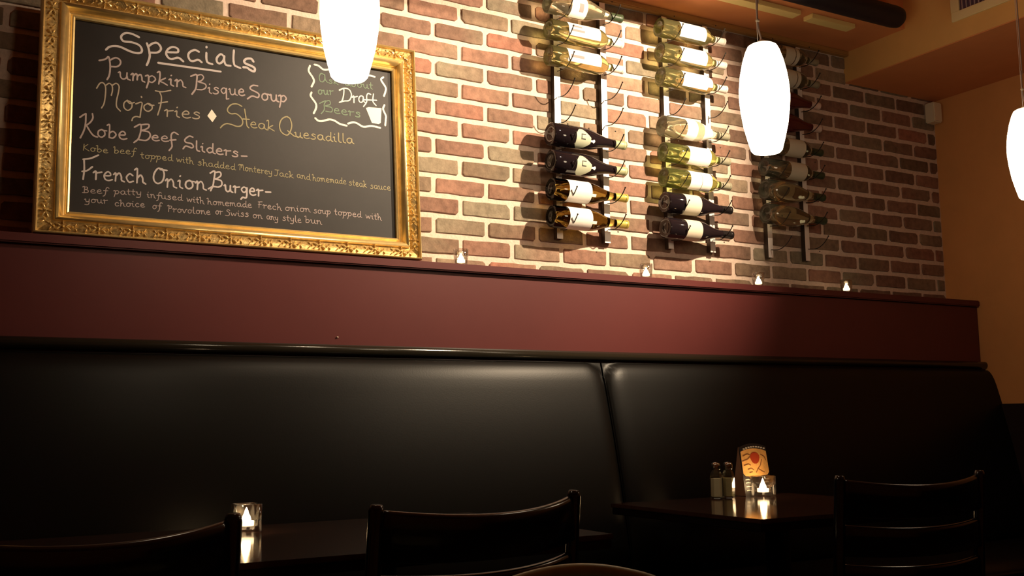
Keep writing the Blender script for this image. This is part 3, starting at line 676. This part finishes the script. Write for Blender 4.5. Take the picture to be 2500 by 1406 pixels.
# ------------------------------------------------------------------ votive candles
def votive(name, loc, r, h, label, group, fl, square=False, s=1.0):
    t = thing(name, label, 'candle', loc, 0, group)
    if square:
        bm = bmesh.new(); 
        for rr_, z0 in ((r, 0), ):
            V = []
        Vv = []; Ff = []; n = 32
        def ring(rad, z, sq):
            b = len(Vv)
            for k in range(n):
                a = 2*math.pi*k/n; c_, s_ = math.cos(a), math.sin(a)
                if sq:
                    q = (abs(c_)**6+abs(s_)**6)**(-1/6); Vv.append((rad*c_*q, rad*s_*q, z))
                else: Vv.append((rad*c_, rad*s_, z))
            return b
        rs = [ring(r*.93, .0, 1), ring(r, .003, 1), ring(r, h-.001, 1), ring(r-.003, h, 1), ring(r-.004, h-.002, 1), ring(r-.005, .014, 0), ring(.001, .012, 0)]
        for a, b in zip(rs, rs[1:]):
            for k in range(n): Ff.append((a+k, a+(k+1) % n, b+(k+1) % n, b+k))
        Ff.append(tuple(reversed(range(n)))); bm.free()
        pyd('glass_cup', Vv, Ff, CUP, t, True)
    else:
        lathe_obj('glass_cup', [(r*.78, 0), (r*.86, .002), (r, h*.6), (r*1.02, h), (r*.95, h), (r*.92, h*.6), (r*.76, .008), (0, .007)], CUP, t, 24, cap=False)
    k = r/.033
    lathe_obj('tealight', [(0, .0145*s), (.018*k, .0145*s), (.0185*k, .016*s), (.0185*k, .026*s), (.0165*k, .0262*s), (0, .0255*s)], WAX, t, 20)
    f = lathe_obj('flame', [(0, .0262*s), (.0075*fl, .0266*s), (.0080*fl, .030*s), (.0066*fl, .036*s), (.0044*fl, .042*s), (.0020*fl, (.040+.009*fl)*s), (0, (.040+.013*fl)*s)], FLAME if square else FLAME2, t, 16)
    return t
gv = 'votive candles along the burgundy ledge'
for (x, lab) in ((1.503, 'lit votive on the ledge beside the gold frame'), (2.245, 'lit votive on the ledge between left and middle racks'), (2.781, 'lit votive on the ledge just left of the right wine rack'), (3.257, 'lit votive on the ledge nearest the ochre wall')):
    votive('votive_candle', (x, -.125, 1.4985), .0240, .054, lab, gv, 1.25, False, .75)
TZ = .75
votive('table_candle', (.690, -3.0713+2.472, TZ), .032, .066, 'square glass votive burning on the long table at left', 'table candles', 1.35, True)
votive('table_candle', (2.380, -3.0713+2.542, TZ), .033, .066, 'square glass votive burning before the menu card', 'table candles', 1.35, True)

# ------------------------------------------------------------------ tables
def table(label, x0, x1, y0, y1, legs):
    t = thing('dining_table', label, 'table', ((x0+x1)/2, (y0+y1)/2, 0), 0, 'dark dining tables'); cx, cy = (x0+x1)/2, (y0+y1)/2
    box('table_top', (x0-cx, y0-cy, TZ-.012), (x1-cx, y1-cy, TZ), WOODT, t, bev=.002)
    box('edge_band', (x0-cx+.003, y0-cy+.003, TZ-.032), (x1-cx-.003, y1-cy-.003, TZ-.012), BLKEDGE, t, bev=.002)
    for lx in legs:
        lathe_obj('pedestal', [(.16, .012), (.15, .02), (.04, .035), (.035, .06), (.035, TZ-.06), (.09, TZ-.045), (.09, TZ-.032)], BLK, t, 24, loc=(lx-cx, 0, 0))
        box('foot', (lx-cx-.25, -.03, 0), (lx-cx+.25, .03, .022), BLK, t, bev=.005); box('foot', (lx-cx-.03, -.25, 0), (lx-cx+.03, .25, .022), BLK, t, bev=.005)
table('long dark table at left holding a single candle', -.25, 1.357, -3.0713+1.925, -.45, (.1, .95))
table('dark table at right holding shakers, menu card and candle', 1.838, 2.56, -3.0713+1.975, -.45, (2.2,))

# shakers
def shaker(x, y, fill, label):
    t = thing('shaker', label, 'shaker', (x, y, TZ), .4, 'salt and pepper pair')
    V, Fc = [], []
    pr = [(.018, 0), (.0195, .003), (.0195, .068), (.017, .078), (.0125, .088), (.0125, .094)]
    def hexo(name, pr, m, sc=1, caps=True):
        n = 6; V = [(r*sc*math.cos(math.pi*k/3), r*sc*math.sin(math.pi*k/3), h) for r, h in pr for k in range(n)]
        Fc = [(i*n+k, i*n+(k+1) % n, (i+1)*n+(k+1) % n, (i+1)*n+k) for i in range(len(pr)-1) for k in range(n)]
        Fc.append(tuple(reversed(range(n)))); Fc.append(tuple((len(pr)-1)*n+k for k in range(n)))
        return pyd(name, V, Fc, m, t)
    hexo('glass_body', pr, CUPF); hexo('filling', [(.016, .006), (.0168, .008), (.0168, .062), (.016, .063)], fill)
    lathe_obj('screw_cap', [(.0135, .090), (.0140, .092), (.0140, .104), (.0128, .110), (.006, .1135), (0, .114)], CHROME, t, 20)
shaker(2.207, -3.0713+2.566, SALT, 'glass shaker filled with salt, left of the pair')
shaker(2.252, -3.0713+2.560, PEPPER, 'darker glass shaker between the salt and the menu card')

# menu card (A-frame)
mt = thing('menu_card', 'standing folded menu card with orange picture behind the candle', 'menu card', (2.395, -.462, TZ), math.radians(2))
ch, cw = .168, .060
def cardface(name, pts, m, h, label=None):   # points in card coordinates: u across, v up on the slanted front
    def cp(u, v, hh): y = -.032+v/ch*.024; return Vector((u, y-hh, v))
    V = [cp(u, v, h) for u, v in pts]
    return pyd(name, V, [tuple(range(len(V)))], m, mt, label=label)
top = [(-cw*math.cos(0)+2*cw*k/10, ch-.012*((k-5)/5)**2*1.0) for k in range(11)]
o = cardface('card_front', [(-cw, 0), (cw, 0)]+list(reversed(top)), CARDK, 0)
o = pyd('card_back', [(-cw, .026, 0), (cw, .026, 0), (cw, -.006, ch-.012), (-cw, -.006, ch-.012), (-cw, .0275, 0), (cw, .0275, 0), (cw, -.0045, ch-.012), (-cw, -.0045, ch-.012)], [(0, 1, 2, 3), (7, 6, 5, 4), (0, 4, 5, 1), (0, 3, 7, 4), (1, 5, 6, 2)], CARDS, mt)
pyd('card_base', [(-cw, -.031, .001), (cw, -.031, .001), (cw, .026, .001), (-cw, .026, .001)], [(0, 1, 2, 3)], CARDS, mt)
pyd('card_side', [(-cw, -.031, .001), (-cw, .026, .001), (-cw, -.007, ch-.014)], [(0, 1, 2)], CARDS, mt)
pic = [(-cw+.003, ch-.026)]+[(-cw+.003+2*(cw-.003)*k/8, ch-.026+.010*(1-((k-4)/4)**2)) for k in range(9)]+[(cw-.003, ch-.026), (cw-.001, .075), (cw-.010, .066), (.0, .060), (-cw+.012, .064), (-cw+.003, .072)]
cardface('card_picture', pic, CARDO, .0006, 'orange food picture')
cardface('card_red_shape', [(.003+.021*math.cos(a)*(1+.08*math.sin(3*a)), .121+.019*math.sin(a)) for a in [2*math.pi*k/14 for k in range(14)]], CARDR, .0012)
def cstroke(pts, wd, m, h=.0012, nm='card_drawing'):
    P_ = crom([Vector((a, b, 0)) for a, b in pts], 4); L_, R2 = [], []
    for i, p in enumerate(P_):
        t_ = (P_[min(i+1, len(P_)-1)]-P_[max(i-1, 0)]).normalized(); q = Vector((-t_.y, t_.x, 0))*wd/2; L_.append(p+q); R2.append(p-q)
    cardface(nm, [(p.x, p.y) for p in L_]+[(p.x, p.y) for p in reversed(R2)], m, h)
for pts in ([(-.055, .112), (-.03, .118), (-.018, .126)], [(-.05, .098), (-.03, .102), (-.02, .098)], [(-.035, .084), (-.02, .088), (-.008, .082)], [(-.03, .075), (-.015, .077)],
            [(.0, .074), (.012, .088), (.022, .096), (.032, .116)], [(.012, .086), (.028, .078), (.038, .074)], [(.030, .132), (.045, .124), (.050, .112)], [(-.05, .128), (-.03, .134), (-.018, .131)]):
    cstroke(pts, .0035, CARDB)
for k in range(9):
    u = -.045+.0112*k; v = ch-.0115-.011*((u)/cw)**2; cstroke([(u, v), (u+.004, v+.0004), (u+.0085, v)], .0045, CARDW, .0009, 'card_lettering')
for v in (.052, .042, .030, .018):
    for s_ in (-1, 1): cstroke([(s_*.052, v), (s_*.040, v+.001), (s_*.030, v)], .003, CARDW, .0009, 'card_lettering')

# ------------------------------------------------------------------ chairs
def chair(pl, pr_, top, label, bulge=.055, dip=.016, rail_z=-.008):
    A = Vector((*pl, 0)); B = Vector((*pr_, 0)); c = (A+B)/2; ang = math.atan2(B.y-A.y, B.x-A.x); Wd = (B-A).length/2
    t = thing('ladder_back_chair', label, 'chair', tuple(c), ang, 'black ladder-back chairs at the tables')
    for s in (-1, 1):
        tube('back_post', [(s*(Wd-.01), -.04, 0), (s*Wd, .03, .42), (s*Wd, .03, .50), (s*Wd, 0, top-.01), (s*Wd, -.001, top)], [.013, .014, .014, .0135, .010], BLK, t, 14)
        tube('front_leg', [(s*(Wd-.01), .43, 0), (s*(Wd-.015), .42, .43)], [.011, .014], BLK, t, 12)
        tube('side_stretcher', [(s*(Wd-.008), -.01, .22), (s*(Wd-.012), .425, .22)], .008, BLK, t, 8)
    tube('front_stretcher', [(-Wd+.012, .425, .26), (Wd-.012, .425, .26)], .008, BLK, t, 8)
    def slat(z, hgt, bl, dp, yy):
        V = []; Fc = []; n = 24; th = .011
        for i in range(n+1):
            u = -1+2*i/n; x = u*(Wd-.006); y = yy-bl*(1-u*u)
            zt = z-dp*(1-u*u); zb = z-hgt-dp*.6*(1-u*u)
            for (dy, zz) in ((-th, zb+.004), (-th, zt-.009), (-th*.85, zt-.004), (-th*.5, zt-.001), (-th*.1, zt), (th*.25, zt-.001), (th*.5, zt-.005), (th*.6, zt-.010), (th*.6, zb)):
                V.append((x, y+dy, zz))
        k = 9
        for i in range(n):
            for j in range(k): a = i*k+j; b = i*k+(j+1) % k; Fc.append((a, b, b+k, a+k))
        Fc.append(tuple(reversed(range(k)))); Fc.append(tuple(n*k+j for j in range(k)))
        pyd('back_slat', V, Fc, BLK, t, True)
    slat(top+rail_z, .088, bulge, dip, .004)
    slat(top-.115, .075, bulge*.95, dip*.6, .012); slat(top-.207, .07, bulge*.9, dip*.5, .018)
    bm = bmesh.new(); add_box(bm, (-Wd+.012, .0, .435), (Wd-.012, .45, .475), .018, 3); from_bm('seat', bm, LEATH, t, smooth=True)
    return t
Y0 = -3.0713
chair((.02, Y0+1.56), (.430, Y0+1.612), .866, 'black ladder-back chair at far left, hiding part of the left candle')
chair((.669, Y0+1.625), (1.115, Y0+1.713), .866, 'black ladder-back chair in the centre, pushed up to the long table')
chair((1.914, Y0+1.784), (2.34, Y0+1.720), .862, 'black ladder-back chair at right in front of the menu table')
# round-topped chair of the near table: only its hoop rises into view
hc = on_z(1415, 1378, .80); hc = CAM+ray(1392, 1380)*1.40
hp = thing('hoop_back_chair', 'pale bentwood hoop-back chair, its curved top just showing at the bottom', 'chair', (hc.x, hc.y, 0), math.radians(-8))
zt = hc.z-.006
tube('back_hoop', crom([(-.20, .02, .44), (-.205, .01, .58), (-.19, 0, .70), (-.15, 0, zt-.037), (-.08, 0, zt-.010), (0, 0, zt), (.08, 0, zt-.010), (.15, 0, zt-.037), (.19, 0, .70), (.205, .01, .58), (.20, .02, .44)], 5), .0085, HOOP, hp, 10)
tube('inner_hoop', crom([(-.11, .02, .45), (-.115, .01, .58), (-.08, 0, .68), (0, 0, .71), (.08, 0, .68), (.115, .01, .58), (.11, .02, .45)], 5), .008, HOOP, hp, 10)
lathe_obj('seat', [(0, .435), (.20, .435), (.21, .445), (.21, .455), (.195, .465), (0, .462)], HOOP, hp, 32, loc=(0, -.17, 0))
for sx in (-1, 1):
    for sy in (-1, 1): tube('leg', [(sx*.19, -.17+sy*.17, 0), (sx*.14, -.17+sy*.13, .436)], [.012, .015], HOOP, hp, 10)
tube('leg_ring', [(.155*math.cos(2*math.pi*k/24), -.17+.155*math.sin(2*math.pi*k/24), .25) for k in range(25)], .008, HOOP, hp, 8)

# ------------------------------------------------------------------ pendants
def pendant(x, y, zc, label, bend=.0):
    t = thing('pendant_lamp', label, 'lamp', (x, y, zc), 0, 'opal glass pendant lamps in a row')
    h = .1375
    pr = [(0, -h+.004), (.026, -h+.001), (.033, -h+.0005), (.038, -h+.006), (.045, -.106), (.0535, -.071), (.0590, -.033), (.0618, .0), (.0612, .028), (.0575, .061), (.0505, .094), (.0420, .121), (.036, h-.004), (.030, h), (.012, h+.001)]
    lathe_obj('glass_shade', pr, SHADE, t, 40, cap=False)
    lathe_obj('shade_cap', [(.016, h-.001), (.016, h+.006), (.008, h+.012), (0, h+.012)], WHITEPL, t, 20)
    top = ZC-zc
    tube('cord', crom([(0, 0, h+.010), (-.008, 0, h+.035), (-.012, 0, h+.07), (-.010, 0, h+.12), (-.006, 0, h+.2), (-.002, 0, top-.03), (0, 0, top-.01)], 4), .0022, CORD, t, 8)
    tube('support_wire', [(-.012, .002, h+.008), (-.013, .002, h+.06), (-.004, .002, top-.01)], .0008, STEEL, t, 6)
    lathe_obj('cord_bead', [(0, -.005), (.0045, -.003), (.0052, 0), (.0045, .003), (0, .005)], WHITEPL, t, 12, loc=(-.0115, 0, h+.062))
    lathe_obj('ceiling_canopy', [(0, top-.03), (.02, top-.028), (.045, top-.012), (.05, top), (0, top)], WHITEPL, t, 24)
    return t
pendant(.738, Y0+1.945, 1.838, 'glowing pendant lamp hanging in front of the chalkboard')
pendant(1.789, Y0+1.846, 1.786, 'glowing pendant lamp hanging in front of the right wine rack')
pendant(2.884, Y0+1.871, 1.782, 'glowing pendant lamp cut off by the right edge of the photo')

# the bulb sits low in the shade: its light fades towards the top collar
nt = SHADE.node_tree; tcn = nt.nodes.new('ShaderNodeTexCoord'); sx = nt.nodes.new('ShaderNodeSeparateXYZ'); mr = nt.nodes.new('ShaderNodeMapRange')
mr.inputs['From Min'].default_value = .118; mr.inputs['From Max'].default_value = .139; mr.inputs['To Min'].default_value = PEND_L; mr.inputs['To Max'].default_value = .75
nt.links.new(tcn.outputs['Object'], sx.inputs[0]); nt.links.new(sx.outputs['Z'], mr.inputs['Value']); nt.links.new(mr.outputs['Result'], nt.nodes['Principled BSDF'].inputs['Emission Strength'])
# ------------------------------------------------------------------ ceiling furniture
pp = tube('ceiling_pipe', [(-.5, -.452, 2.548), (3.24, -.452, 2.548), (3.262, -.452, 2.548), (3.275, -.452, 2.548), (3.281, -.452, 2.548)], [.043, .043, .040, .030, .012], DUCT, None, 24)
tag(pp, 'thick black pipe with rounded end under the ceiling above the racks', 'pipe')
for k, xx in enumerate((.3, 1.7, 2.8)):
    pb = tube('hanger_strap', [(xx, -.452, 2.588), (xx, -.452, 2.999)], .004, DUCT, None, 8); pb.parent = pp
for x0, x1, lab in ((2.45, 2.925, 'longer pale olive batten on the ceiling left of the pipe end'), (2.985, 3.225, 'shorter pale olive batten on the ceiling nearest the corner soffit')):
    bt = box('ceiling_batten', (x0, -.275, ZS-.019), (x1, -.225, ZS-.0005), OLIVE, bev=.002); tag(bt, lab, 'batten', 'pale battens under the ceiling')
# vent
vt = thing('air_vent', 'cream air vent grille with dark louvres on the soffit face', 'vent', (XS, -.74, 2.515))
vy0, vy1 = -.557, -.93; vz0, vz1 = 2.525, 2.78; fwid = .037
def vb(nm, lo, hi, m, bev=.002):
    bm = bmesh.new(); add_box(bm, lo, hi, bev); o = from_bm(nm, bm, m, vt); o.matrix_parent_inverse = Matrix.Translation(-vt.location); return o
bm = bmesh.new()
add_box(bm, (XS-.010, vy1, vz0), (XS-.0005, vy0, vz0+fwid), .002); add_box(bm, (XS-.010, vy1, vz1-fwid), (XS-.0005, vy0, vz1), .002)
add_box(bm, (XS-.0098, vy0-fwid, vz0+fwid), (XS-.0005, vy0, vz1-fwid), 0); add_box(bm, (XS-.0098, vy1, vz0+fwid), (XS-.0005, vy1+fwid, vz1-fwid), 0)
o = from_bm('vent_frame', bm, VENTM, vt); o.matrix_parent_inverse = Matrix.Translation(-vt.location)
vb('vent_backing', (XS-.003, vy1+fwid, vz0+fwid), (XS-.0005, vy0-fwid, vz1-fwid), LOUV, 0)
y = vy0-fwid-.012
while y > vy1+fwid+.008:
    vb('louvre', (XS-.009, y-.0035, vz0+fwid+.001), (XS-.0032, y, vz1-fwid-.001), LOUVL, 0); y -= .018
# small box in the corner
sb = thing('corner_sensor', 'small ivory box mounted high in the corner of the brick wall', 'sensor', (3.985, 0, 2.33))
bm = bmesh.new(); add_box(bm, (-.028, -.060, 0), (.028, -.0075, .092), .005, 2); from_bm('housing', bm, WHITEPL, sb)
box('mount', (-.015, -.010, .02), (.015, -.0055, .07), WHITEPL, sb)
# the ceiling spots that light the racks
for i, (p, a, e, h_, bl) in enumerate(SPOTS):
    t = thing('ceiling_spot', ['black ceiling spotlight aimed at the wine racks', 'black ceiling spotlight aimed at the chalkboard'][min(i, 1)], 'lamp', p, 0, 'ceiling spotlights')
    d = (Vector(a)-Vector(p)).normalized(); q = d.to_track_quat('-Z', 'Y')
    b_ = lathe_obj('housing', [(.040, -.01), (.042, .0), (.040, .07), (.02, .085), (0, .088)], LAMPM, t, 24, cap=False); b_.rotation_mode = 'QUATERNION'; b_.rotation_quaternion = q
    tube('stem', [(0, 0, .04), (0, 0, ZC-p[2])] if ZC-p[2] > .05 else [(0, 0, .03), (0, 0, .069)], .008, LAMPM, t, 8)
